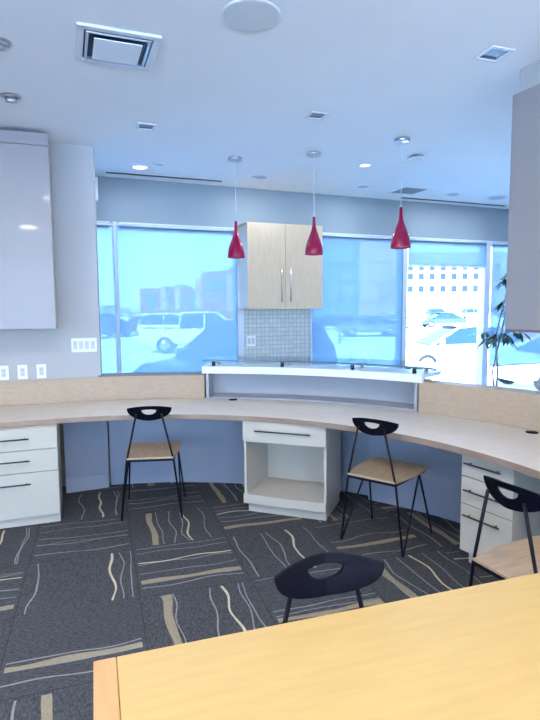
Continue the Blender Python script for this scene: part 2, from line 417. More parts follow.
# right partition
rd = Vector((.42, -.9)).normalized(); rn = Vector((.9, .42)).normalized()
g0 = pol(RW+.005, 31.6); g1 = g0 + (g0 - Vector((CX, CY))).normalized()*.12
h0 = g0 + rd*3.6; h1 = h0 + rn*.12
struct(MB().prism([g0, h0, h1, g1], .97, CEIL), 'wall_partition_right', M['white_wall'])

# ------------------------------------------------------------------ built-in desk
t = empty('curved_desk', (CX, CY, 0))
tag(t, 'long curved pale oak desk top with brown edge sweeping round the whole reception', 'desk')
def rel(mb): mb.v = [(x-CX, y-CY, z) for x, y, z in mb.v]; return mb
rel(MB().strip(line(2.2, -30, AL, 3.0), line(RW-.006, -30, AL, 3.0), .704, .74)).build('desktop', M['desk'], t, .002)
rel(MB().strip(line(2.196, -30, AL, 3.0), line(2.2, -30, AL, 3.0), .703, .739)).build('edge_band', M['desk_edge'], t)
def modesty(a0, a1, left=0):
    rel(MB().strip(line(2.85, a0, a1, left), line(2.868, a0, a1, left), .004, .702)).build('modesty_panel', M['panel'], t)
modesty(-30, 24); modesty(35.2, 56.5); modesty(76.0, 102.0)
mp_ = MB()
a_, b_ = pol(2.80, 102.2), pol(2.74, 109.3); oo = (a_ - Vector((CX, CY))).normalized()
mp_.strip([a_, b_], [a_+oo*.02, b_+oo*.02], .004, .702)
mp_.strip([a_-oo*.008, b_-oo*.008], [a_, b_], .004, .13)
rel(mp_).build('modesty_panel', M['panel'], t)
for a, r in ((80.4, 2.86), (31.9, 2.86)):
    p = pol(r, a)
    tag(rel(MB().lathe([(0, .745), (.036, .745), (.038, .7402), (0, .7402)], (p.x, p.y, 0), 24)).build('grommet', M['black'], t), 'black round cable grommet')

# drawer units -------------------------------------------------------
def handle(parent, c, length, name='handle', vertical=False, ang=0.0, proj=.028, m='dark_steel', r=.005):
    mb = MB(); d = Vector((0, 0, 1)) if vertical else Vector((1, 0, 0))
    c = Vector(c); f = Vector((0, -1, 0))
    mb.tube([c - d*length/2 + f*proj, c + d*length/2 + f*proj], r, 10)
    for s in (-1, 1): mb.tube([c + d*s*(length/2-.03) + f*.001, c + d*s*(length/2-.03) + f*proj], r*.85, 8)
    return mb.build(name, M[m], parent)

def drawer_unit(loc, rz, w, depth, splits, label, hx, hl, plinth_in=.0, top=.70, bot=.10):
    """local frame: front face at y=0 facing -y, right front corner at x=0, unit runs to x=-w"""
    t = empty('drawer_cabinet', loc, rz); tag(t, label, 'cabinet')
    b = MB(); b.box((-w/2, depth/2+.02, (top+bot)/2), (w-.006, depth, top-bot-.001)); b.build('body', M['white'], t, .002)
    MB().box((-w/2, depth/2+.02+plinth_in/2, bot/2), (w-.006, depth-plinth_in, bot-.001)).build('plinth', M['white'], t)
    zs = [top] + splits + [bot-.012]
    for i in range(len(zs)-1):
        z1, z0 = zs[i]-.003, zs[i+1]+.003
        d = MB().box((-w/2, .009, (z0+z1)/2), (w-.004, .018, z1-z0)).build('drawer', M['white'], t, .0015)
        hz = z1 - (.045 if i == 0 and len(zs) > 3 else .075)
        handle(d, (hx, 0, (zs[i]+zs[i+1])/2 + (.008 if i < 2 else .085)), hl)
    return t
drawer_unit((-1.515, 3.775, 0), R(19.5), .76, .5, [.548, .388], 'white three drawer cabinet under the left end of the curved desk', -.365, .36, .004, bot=.075)
drawer_unit((1.282, 2.777, 0), math.atan2(-.33, .19), .345, .42, [.548, .385],
            'white three drawer cabinet under the right side of the desk', -.185, .24, .06, bot=.11)

# open cubby cabinet
t = empty('open_cabinet', (.385, 3.712, 0), R(-20.4)); tag(t, 'white cabinet with one drawer above an open cubby under the middle of the desk', 'cabinet')
w, dp = .63, .46
c_ = MB()
c_.box((-w+.009, dp/2+.02, .39), (.018, dp, .62)); c_.box((-.009, dp/2+.02, .39), (.018, dp, .62))
c_.box((-w/2, dp+.012, .39), (w-.036, .016, .62)); c_.box((-w/2, dp/2+.012, .69), (w-.036, dp-.02, .018))
c_.box((-w/2, dp/2+.012, .547), (w-.036, dp-.02, .018))
c_.build('body', M['white'], t)
MB().box((-w/2, dp/2+.006, .115), (w-.038, dp-.008, .05)).build('shelf', M['white'], t)
MB().box((-w/2, .008, .112), (w, .02, .068)).build('shelf_front', M['white'], t, .0015)
MB().box((-w/2+.005, dp/2+.035, .039), (w-.03, dp-.03, .077)).build('plinth', M['white'], t)
d = MB().box((-w/2, .008, .625), (w, .02, .15)).build('drawer', M['white'], t, .0015)
handle(d, (-w/2+.0, -.002, .635), .42)

# reception niche + glass transaction top
pn = pol(RW, 68)
t = empty('transaction_counter', (CX, CY, 0))
tag(t, 'curved white raised counter box with open recess and thick white cap on desk back', 'counter')
rel(MB().strip(line(RW+.24, A_N0+.4, A_N1-.4), line(RW+.26, A_N0+.4, A_N1-.4), .7415, .962)).build('back_panel', M['niche'], t)
rel(MB().strip(line(RW+.004, A_N0+.4, A_N1-.4), line(RW+.26, A_N0+.4, A_N1-.4), .702, .752)).build('bottom_shelf', M['niche'], t)
for a in (A_N0, A_N1-.45): rel(MB().strip(line(RW+.002, a, a+.45, step=.2), line(RW+.26, a, a+.45, step=.2), .742, .962)).build('side_panel', M['niche'], t)
cap = MB().strip(line(RW-.02, A_N0-1.0, A_N1+.6), line(RW+.30, A_N0-1.0, A_N1+.6), .994, 1.022)
cap.strip(line(RW-.02, A_N0-1.0, A_N1+.6), line(RW+.012, A_N0-1.0, A_N1+.6), .962, .994)
rel(cap).build('cap', M['plastic'], t)
t = empty('glass_shelf', (CX, CY, 0)); tag(t, 'long curved clear glass shelf on small steel posts above the white raised counter', 'shelf')
gm = rel(MB().strip(line(RW+.0, A_N0-2.4, A_N1+.5), line(RW+.42, A_N0-2.4, A_N1+.5), 1.068, 1.08)).build('glass_top', M['top_glass'], t)
rel(MB().strip(line(RW-.003, A_N0-2.4, A_N1+.5), line(RW+.0005, A_N0-2.4, A_N1+.5), 1.066, 1.081)).build('glass_edge', M['glass_edge'], gm)
for a in (84.2, 72.3, 60.4, 50.4):
    for rr, da in ((RW+.05, 0), (RW+.23, 0)):
        p = pol(rr, a - (0 if rr < RW+.1 else .3))
        rel(MB().lathe([(0, 1.0225), (.016, 1.0225), (.016, 1.0675), (0, 1.0675)], (p.x, p.y, 0), 16)).build('post', M['steel'] if rr > RW+.1 else M['dark_steel'], t)

# ------------------------------------------------------------------ wall cabinets
angL = math.atan2(-TL.y, -TL.x)
cr = pathpt(RW, .030) - nl*.35                  # front right corner in plan
t = empty('wall_cabinet', (cr.x, cr.y, 0), angL)
tag(t, 'tall glossy white wall cabinet hung on the left wall up to the ceiling', 'cabinet')
MB().box((-.475, .02+.155, 2.115), (.95, .31, 1.47)).build('body', M['white'], t)
MB().box((-.4765, .16, 2.843), (.944, .30, .016)).build('top_filler', M['slot'], t)  # dark strip standing in for the shadow gap below the ceiling
for i in (0, 1):
    d = MB().box((-.0-.2365-i*.475, .009, 2.068), (.469, .018, 1.376)).build('door', M['gloss'], t, .0015)
    handle(d, (-.425-.0-(i*.10), 0, 1.665), .44, vertical=True, m='steel', r=.006)
MB().box((-.475, .010, 2.806), (.946, .018, .088)).build('filler', M['gloss'], t)

cw = Vector((1.405, 3.235))
t = empty('wall_cabinet', (cw.x, cw.y, 0), math.atan2(rd.y, rd.x))
tag(t, 'tall plain white wall cabinet hung on the right wall above the desk', 'cabinet')
# local: x along the front towards the viewer, body towards +y (away from the room centre)
MB().box((.6, .02+.165, 2.06), (1.2, .33, 1.34)).build('body', M['gloss'], t)
MB().box((.6, .05+.15, 2.805), (1.2, .30, .148)).build('top_filler', M['white_wall'], t)
for i in (0, 1): 
    d = MB().box((.299+i*.602, .009, 2.06), (.597, .018, 1.34)).build('door', M['gloss'], t, .0015)
    handle(d, (.55+i*.10, 0, 1.665), .44, vertical=True, m='steel', r=.006)
MB().box((.6, .175, 1.382), (1.2, .35, .014)).build('bottom_trim', M['dark_edge'], t)

# wooden cabinet on the pier
q = wp(1.965, 0.0)
t = empty('pier_cabinet', (q.x, q.y, 0), WANG)
tag(t, 'pale oak two door wall cabinet on the tiled pier between the windows', 'cabinet')
MB().box((0, -.001-.165, 1.99), (.90, .33, .92)).build('body', M['white'], t)
for s in (-1, 1):
    d = MB().box((s*.2275, -.341, 1.99), (.452, .018, .93)).build('door', M['cab_wood'], t, .0015)
    handle(d, (s*.055, -.35, 1.785), .38, vertical=True, m='steel', r=.0065)
MB().box((.459, -.175, 1.99), (.018, .348, .93)).build('side_panel', M['cab_wood'], t)
MB().box((.0, -.175, 2.459), (.92, .348, .008)).build('top_panel', M['cab_wood'], t)
MB().box((.0, -.175, 1.523), (.92, .348, .008)).build('bottom_panel', M['cab_wood'], t)

# ------------------------------------------------------------------ plates on walls
def plate(loc, rz, w, h, gangs, label, cat, name, kind):
    t = empty(name, loc, rz); tag(t, label, cat)
    MB().box((0, -.0035, 0), (w, .006, h)).build('cover_plate', M['plastic'], t, .0015)
    gw = w/(gangs+.35) if gangs > 1 else w*.46
    for i in range(gangs):
        x = (i-(gangs-1)/2)*gw
        k = MB().box((x, -.008, 0), (gw*.72 if gangs > 1 else gw, .004, h*.58)).build(kind, M['outlet'], t, .001)
        if kind == 'receptacle':
            for dz in (-.018, .018):
                for dx in (-.006, .006): MB().box((x+dx, -.0104, dz), (.0025, .001, .009)).build('slot', M['slot'], k)
def onleft(x, y, z):
    # point on the front face of the left partition seen at this height
    best = None
    for i in range(4000):
        s = -.25 + i*.0005; p = pathpt(RW, s) - nl*.0125
        # project
        d = p.x/p.y
        best = p if best is None or abs(p.x/p.y - (x-270)/FPX*1.0) < abs(best.x/best.y - (x-270)/FPX*1.0) else best
    return (best.x, best.y, z)
plate(onleft(84, 345, 0)[:2] + (1.225,), angL, .205, .118, 4, 'four-gang white light switch plate near the right end of the left wall', 'switch', 'switch_plate', 'rocker')
for x, lb in ((2, 'leftmost of three white outlet plates below the glossy cabinet'), (21, 'middle of three white outlet plates below the glossy cabinet'),
              (40, 'rightmost of three white outlet plates below the glossy cabinet')):
    plate(onleft(x, 372, 0)[:2] + (1.015,), angL, .074, .118, 1, lb, 'outlet', 'outlet_plate', 'receptacle')
q = wp(1.67, .0)
plate((q.x, q.y, 1.145), WANG, .115, .125, 2, 'white switch plate on the mosaic tiles under the oak cabinet', 'switch', 'switch_plate', 'rocker')

# things fixed under the desk
p = pol(2.85, 88.0)
t = empty('socket_box', (p.x, p.y, 0), 0.0); tag(t, 'small black cable box fixed under the desk behind the left chair', 'cable box')
MB().box((-.03, -.06, .65), (.09, .08, .075)).build('box', M['black'], t, .004)
MB().box((.075, -.05, .685), (.12, .06, .008)).build('arm', M['black'], t)
MB().box((.10, -.05, .628), (.07, .06, .008)).build('tray', M['black'], t)
MB().box((.13, -.05, .655), (.008, .06, .06)).build('side_arm', M['black'], t)
p = pol(2.85, 83.2)
t = empty('cable_hook', (p.x, p.y, 0)); tag(t, 'pale metal bracket under the desk, right of the black cable box', 'bracket')
MB().box((0, -.03, .695), (.10, .03, .008)).build('flange', M['outlet'], t)
MB().tube([(.04, -.03, .69), (.04, -.03, .63), (.01, -.03, .615)], .005).build('hook', M['outlet'], t)
p = pol(2.725, 108.0)
t = empty('power_socket', (p.x, p.y, 0), angL); tag(t, 'black power socket with hanging cord high under the desk beside left drawers', 'socket')
MB().box((0, -.012, .655), (.045, .02, .05)).build('housing', M['black'], t, .003)
MB().tube([(-.05, -.01, .70), (-.055, -.015, .65), (-.045, -.01, .60)], .005).build('cord', M['black'], t)
p = pol(2.825, 22.5)
t = empty('power_socket', (p.x, p.y, 0), R(22.5-90)); tag(t, 'black power socket under the desk at the right edge, right of drawers', 'socket')
MB().box((0, -.015, .64), (.04, .024, .04)).build('housing', M['black'], t, .003)
MB().tube([(.0, -.02, .66), (.005, -.02, .701)], .004).build('cord', M['black'], t)

# ------------------------------------------------------------------ chairs
def make_chair():
    t = empty('dining_chair', (0, 0, 0))
    # seat: slightly dished oak board, wider at the front
    poly = [(-.165, -.015), (.165, -.015), (.20, .20), (.205, .41), (.18, .435), (-.18, .435), (-.205, .41), (-.20, .20)]
    MB().prism(poly, .452, .470).build('seat', M['seat'], t, .004)
    fr = MB(); z = .443
    fr.tube([(-.160, .005, z), (.160, .005, z)], .009); fr.tube([(-.175, .39, z), (.175, .39, z)], .008)
    fr.tube([(-.160, .005, z), (-.185, .39, z)], .008); fr.tube([(.160, .005, z), (.185, .39, z)], .008)
    fr.box((0, .0, .448), (.33, .03, .016))
    fr.build('seat_frame', M['black_rod'], t)
    for s in (-1, 1):
        MB().tube([(s*.088, -.016, .785), (s*.165, -.006, .445), (s*.215, 0, .008)], .0072).build('rear_leg', M['black_rod'], t)
        MB().tube([(s*.215, .004, .007), (s*.206, .10, .15), (s*.183, .30, .440)], .0062).build('brace', M['black_rod'], t)
        MB().tube([(s*.183, .31, .440), (s*.222, .447, .008)], .0066).build('front_leg', M['black_rod'], t)
    # backrest: half-moon plywood with a half-moon hole, curved in plan
    b = MB(); n = 40; out = []; inn = []
    for i in range(n):
        a = 2*math.pi*i/n; c, s = math.cos(a), math.sin(a)
        x = .158*c
        if s >= 0: zt = .004 + .022*(1 - (x/.158)**2)
        else: zt = -.082*(abs(s)**.92)
        out.append((x, zt))
        x2 = .053*c
        zi = .006*(1 - (x2/.053)**2) if s >= 0 else -.034*abs(s)
        inn.append((x2, zi - .004))
    yc = lambda x: -.008 + .1*abs(x) + 1.3*x*x                       # tips come forward
    th = .011
    vs_ = []
    for y in (-th/2, th/2):
        for x, z in out: vs_.append((x, yc(x)+y-(z+.03)*.22, .815+z))
        for x, z in inn: vs_.append((x, yc(x)+y-(z+.03)*.22, .815+z))
    fs = []
    for i in range(n):
        j = (i+1) % n
        fs += [(i, j, n+j, n+i), (2*n+i, 3*n+i, 3*n+j, 2*n+j), (i, 2*n+i, 2*n+j, j), (n+i, n+j, 3*n+j, 3*n+i)]
    b.add(vs_, fs); b.build('backrest', M['black'], t, .002)
    return t
chair = make_chair()
def put(o, x, y, deg, label):
    o.location = (x, y, 0); o.rotation_euler = (0, 0, R(deg)); tag(o, label, 'chair')
put(chair, -.865, 3.80, 7, 'black wire chair with oak seat facing the desk beside the left drawer cabinet')
put(copy_tree(chair), .63, 3.30, -38, 'black wire chair with oak seat right of the open white cabinet')
put(copy_tree(chair), .928, 2.055, -66, 'black wire chair in front of the right drawer cabinet, cropped by frame')
put(copy_tree(chair), .15, 1.43, 196, 'black chair tucked behind the yellow maple table, only its backrest showing')

# ------------------------------------------------------------------ near maple table
t = empty('maple_table', (-.40, 1.14, 0), R(18.1)); tag(t, 'yellow maple table with an orange edge strip in the foreground', 'table')
MB().box((.05+.78, -.45, .72), (1.56, .90, .04)).build('tabletop', M['maple'], t, .002)
MB().box((.0245, -.45, .72), (.049, .90, .0402)).build('edge_strip', M['maple_edge'], t, .002)
for x in (.09, 1.53):
    for y in (-.07, -.83): MB().box((x, y, .3495), (.05, .05, .699)).build('leg', M['maple_edge'], t, .003)

# ------------------------------------------------------------------ roller shades
def shade(t0, t1, zb, label, off=.055):
    m0 = wp((t0+t1)/2, off); w = t1-t0
    t = empty('roller_shade', (m0.x, m0.y, 0), WANG); tag(t, label, 'roller shade')
    MB().box((0, 0, (zb+ZH-.02)/2), (w, .0012, ZH-.02-zb)).build('fabric', M['shade'], t)
    MB().box((0, 0, zb), (w, .012, .022)).build('hem_bar', M['frame'], t)
    tt = MB().tube([(-w/2, 0, ZH-.035), (w/2, 0, ZH-.035)], .012, 12); tt.build('roller', M['frame'], t)
shade(-3.40, .138, .22, 'lowered mesh roller shade on the narrow far left window')
shade(.172, 1.49, .22, 'lowered mesh roller shade left of the tiled pier, over the pickup view')
shade(2.45, 3.765, .22, 'lowered mesh roller shade just right of the tiled pier')
shade(3.845, 5.145, 2.075, 'roller shade pulled nearly all the way up right of the third pendant')
shade(5.255, 6.66, .68, 'mesh roller shade stopped low on the far right window by the plant')
shade(6.74, 8.95, .22, 'lowered mesh roller shade hidden mostly by the right wall')

# ------------------------------------------------------------------ pendants
prof = [(.0105, .33), (.0125, .325), (.0145, .27), (.020, .235), (.029, .20), (.046, .155), (.062, .115), (.073, .08), (.080, .04), (.083, .006), (.083, 0),
        (.0805, 0), (.079, .008), (.074, .04), (.070, .078), (.059, .113), (.043, .152), (.026, .198), (.016, .235), (.0095, .30)]
def make_pendant(drop):
    t = empty('pendant_lamp')
    zt = -drop                                       # bottom of the shade
    MB().lathe([(0, .0), (.062, .0), (.064, -.006), (.064, -.022), (.058, -.026), (0, -.026)]).build('canopy', M['steel'], t)
    MB().lathe([(r, z+zt) for r, z in prof]).build('lamp_shade', M['red'], t)
    MB().lathe([(0, zt+.345), (.0105, zt+.345), (.0105, zt+.3301), (0, zt+.3301)], seg=12).build('cap', M['steel'], t)
    MB().tube([(0, 0, -.026), (0, 0, zt+.345)], .0035, 8).build('cable', M['cable'], t)
    MB().lathe([(0, zt+.03), (.026, zt+.04), (.032, zt+.065), (.022, zt+.10), (.012, zt+.12), (0, zt+.125)], seg=16).build('bulb', M['bulb'], t)
    return t
for (px, py, zb, lb) in ((235, 158, 1.99, 'red glass teardrop pendant lamp, left of the oak cabinet'),
                         (314, 153, 2.0, 'red glass teardrop pendant lamp in front of the oak cabinet'),
                         (402, 139, 2.01, 'red glass teardrop pendant lamp nearest the right wall')):
    q = plane_pt(px, py, CEIL); t = make_pendant(CEIL - zb)
    t.location = (q.x, q.y, CEIL); tag(t, lb, 'pendant lamp', 'red pendant lamps over the raised counter')
    if px > 300:
        lz = -.20; pts = [(.012+.014*math.cos(a*.5), 0, lz+.02*math.sin(a*.5)) for a in range(13)]
        MB().tube(pts, .0022, 6).build('cable_loop', M['cable'], t)
    else: MB().lathe([(0, -.22), (.006, -.222), (.006, -.25), (0, -.252)], seg=10).build('cable_grip', M['cable'], t)

# ------------------------------------------------------------------ ceiling fittings
def ceil_at(px, py, z=CEIL): q = plane_pt(px, py, z); return (q.x, q.y, z)
# big disc speaker
t = empty('ceiling_speaker', ceil_at(251, 15)); tag(t, 'large round white ceiling speaker at the top centre', 'speaker')
MB().lathe([(0, -.001), (.140, -.001), (.141, -.006), (.136, -.009), (.130, -.008)]).build('rim', M['plastic'], t)
MB().lathe([(.131, -.007), (.09, -.009), (0, -.010)]).build('grille', M['speaker'], t)
# square air diffuser
t = empty('air_diffuser', ceil_at(116.5, 47), math.atan2(.14, .37)); tag(t, 'square silver framed air diffuser in the ceiling above the left wall', 'air vent')
def ring(w, wi, z0, z1):
    m = MB(); h = (w-wi)/4
    m.box((0, w/2-h, (z0+z1)/2), (w, 2*h, z1-z0)); m.box((0, -w/2+h, (z0+z1)/2), (w, 2*h, z1-z0))
    m.box((w/2-h, 0, (z0+z1)/2), (2*h, wi, z1-z0)); m.box((-w/2+h, 0, (z0+z1)/2), (2*h, wi, z1-z0)); return m
ring(.40, .33, -.016, -.001).build('outer_frame', M['white_dim'], t, .002)
ring(.315, .285, -.020, -.004).build('inner_frame', M['steel'], t, .002)
MB().box((0, 0, -.002), (.33, .33, .002)).build('throat', M['slot'], t)
MB().box((0, 0, -.026), (.235, .235, .006)).build('centre_plate', M['plastic'], t, .002)
# square recessed lights
for i, (px, py, s, lb) in enumerate(((494, 53.5, .155, 'square recessed ceiling light nearest the right wall'),
                                     (317, 115, .135, 'square recessed ceiling light above the middle pendant'),
                                     (146, 126, .135, 'square recessed ceiling light above the left window'))):
    t = empty('square_downlight', ceil_at(px, py), R(18)); tag(t, lb, 'ceiling light', 'square recessed ceiling lights')
    ring(s, s*.76, -.008, -.001).build('frame', M['white_dim'], t, .001)
    MB().box((0, 0, -.0015), (s*.755, s*.755, .001)).build('recess', M['louvre'], t)
    MB().box((0, s*.24, -.0035), (s*.55, s*.10, .002)).build('reflector', M['slot'], t)
# round ceiling fittings
def disc(px, py, r, z, m, label, name='round_downlight', cat='ceiling light', inner=True):
    t = empty(name, ceil_at(px, py, z)); tag(t, label, cat)
    MB().lathe([(r*.78, -.003), (r*.8, -.008), (r, -.006), (r*1.0, -.0005)], seg=28).build('rim', M['plastic'], t)
    MB().lathe([(0, -.0025), (r*.79, -.0025)], seg=28).build('lens', M[m], t)
disc(365, 165, .062, CEIL, 'lit', 'small lit round ceiling light between second and third pendants')
disc(140, 167, .085, CEIL, 'lit', 'small lit round ceiling light above the left window')
disc(158.5, 164, .060, CEIL, 'pale_louvre', 'small unlit round ceiling fitting right of the lit one on left')
disc(363, 186.5, .085, HOUT, 'pale_louvre', 'grey round ceiling fitting near the far soffit between two pendants')
disc(416, 158, .072, CEIL, 'pale_louvre', 'grey round ceiling fitting just right of the third pendant')
disc(260, 177, .085, HOUT, 'pale_louvre', 'grey round ceiling fitting right of the first pendant')
disc(453, 194.5, .085, HOUT, 'pale_louvre', 'grey round ceiling fitting right of the square grille')
disc(497, 197.5, .14, HOUT, 'pale_louvre', 'pale round ceiling fitting nearest the right wall')
# gimbal spots
for (px, py, lb) in ((-1, 42, 'tilting chrome ceiling spotlight at the left edge, nearer one'), (11, 96, 'tilting chrome ceiling spotlight at left above the glossy cabinet')):
    t = empty('gimbal_spotlight', ceil_at(px, py), R(15)); tag(t, lb, 'spotlight')
    MB().lathe([(.04, -.002), (.045, -.008), (.062, -.006), (.064, -.0005)], seg=28).build('rim', M['steel'], t)
    mx = Matrix.Translation((.0, 0, -.012)) @ Matrix.Rotation(R(28), 4, 'X')
    MB().lathe([(0, .006), (.034, .006), (.036, -.024), (.030, -.026), (.026, -.012), (0, -.010)], seg=24, mx=mx).build('lamp_head', M['steel'], t)
    MB().lathe([(0, -.018), (.025, -.018)], seg=24, mx=mx).build('bulb', M['lit'] if py < 60 else M['plastic'], t)
# return grille
t = empty('ceiling_grille', ceil_at(409, 190.5, HOUT), R(22)); tag(t, 'square grey return air grille in the ceiling near third pendant', 'air vent')
ring(.36, .31, -.008, -.001).build('frame', M['plastic'], t)
MB().box((0, 0, -.002), (.31, .31, .002)).build('mesh', M['louvre'], t)
# linear slot diffusers
for (a, b, lb) in (((106, 171.8), (222, 180.8), 'long dark linear air slot in the ceiling above the left window'),
                   ((402, 197.2), (506, 205.7), 'long dark linear air slot in the ceiling by the right wall')):
    p, q = plane_pt(*a, HOUT), plane_pt(*b, HOUT); d = q-p; L_ = d.length
    t = empty('linear_diffuser', ((p.x+q.x)/2, (p.y+q.y)/2, HOUT), math.atan2(d.y, d.x)); tag(t, lb, 'air vent')
    MB().box((0, 0, -.003), (L_, .075, .004)).build('slot', M['slot'], t)
    fr = MB(); fr.box((0, .042, -.004), (L_+.02, .010, .007)); fr.box((0, -.042, -.004), (L_+.02, .010, .007)); fr.build('frame', M['plastic'], t)
# unseen lamp housings for the table light and the added fill lights
for (x, y, _p, _c) in UNSEEN_LAMPS:
    t = empty('unseen_ceiling_lamp', (x, y, CEIL)); tag(t, ('round surface ceiling lamp ' + {1.0: 'above the yellow maple table', -.6: 'added as fill behind the camera, left', -2.6: 'added as fill out of frame above the left drawers', 2.4: 'added as fill behind the camera, right', -.9: 'added as fill over the carpet before the left chair'}[x]), 'ceiling light')
    MB().lathe([(.150, -.041), (.165, -.038), (.165, -.0005), (.15, -.0005), (.150, -.041)], seg=32).build('rim', M['plastic'], t)
    MB().lathe([(0, -.030), (.149, -.030)], seg=32).build('diffuser', M['lit'], t)
# small white box by the header on the left
q = wp(-.035, .03); t = MB().box((0, 0, 0), (.07, .06, .24)).build('wall_speaker', M['plastic'], None, .01); t.location = (q.x, q.y, 2.76); t.rotation_euler.z = WANG
tag(t, 'small white box high on the grey band beside the left wall', 'wall speaker')

# ------------------------------------------------------------------ plant in the lobby
def tube_path(p0, p1, sag, n=8):
    p0, p1 = Vector(p0), Vector(p1)
    return [p0.lerp(p1, i/n) + Vector((0, 0, sag*math.sin(math.pi*i/n))) for i in range(n+1)]
t = empty('potted_plant', (2.52, 6.0, 0)); tag(t, 'leafy potted tree standing by the far right window', 'plant')
MB().lathe([(0, .001), (.15, .001), (.20, .36), (.185, .36), (.18, .33), (0, .33)]).build('pot', M['pot'], t)
tr = MB(); tr.tube([(0, 0, .33), (.02, 0, .8), (-.01, .01, 1.2), (.13, 0, 1.85)], .013, 8, .008)
tr.tube([(.03, 0, .33), (-.03, .02, .8), (.04, 0, 1.2), (.12, 0, 1.6)], .011, 8, .007); tr.build('trunk', M['bark'], t)
lf = MB(); rnd = random.Random(5)
def leaf(p, d, L_, w):
    d = Vector(d).normalized(); s = d.cross(Vector((0, 0, 1))).normalized(); u = s.cross(d)
    p = Vector(p); vs_ = [p]; 
    for f, ww in ((.25, .8), (.55, 1.0), (.8, .6)):
        c = p + d*L_*f - Vector((0, 0, 1))*L_*.25*f*f
        vs_ += [c + s*w*ww/2 + u*.004, c - s*w*ww/2 + u*.004]
    vs_.append(p + d*L_ - Vector((0, 0, 1))*L_*.25)
    lf.add(vs_, [(0, 1, 2), (1, 3, 4, 2), (3, 5, 6, 4), (5, 7, 6)])
tips = []
for zc, nn, rad in ((1.20, 11, .27), (1.55, 7, .10), (1.85, 7, .10)):
    for k in range(nn):
        a = 2*math.pi*(k + rnd.random()*.6)/nn; r = rad*(.5+.5*rnd.random())
        ox = 0 if zc < 1.3 else .13
        e = (ox + r*math.cos(a), r*math.sin(a), zc + rnd.uniform(-.08, .06)); tips.append(e)
        tr2 = tube_path((ox, 0, zc-.05), e, .05, 4); lf.tube(tr2, .003, 5)
        for j in range(5):
            b = a + rnd.uniform(-1.3, 1.3); leaf(Vector(tr2[2]).lerp(Vector(e), j/4), (math.cos(b), math.sin(b), rnd.uniform(-.9, -.1)), rnd.uniform(.09, .14), rnd.uniform(.03, .045))
lf.build('foliage', M['leaf'], t)

# ------------------------------------------------------------------ outdoors
GZ = -.45
g = MB().prism([(-260, -120), (300, -120), (300, 300), (-260, 300)], GZ-.3, GZ); struct(g, 'snow_ground', M['snow'])
tag(bpy.data.objects['snow_ground'], 'snow covered car park outside the windows', 'ground')

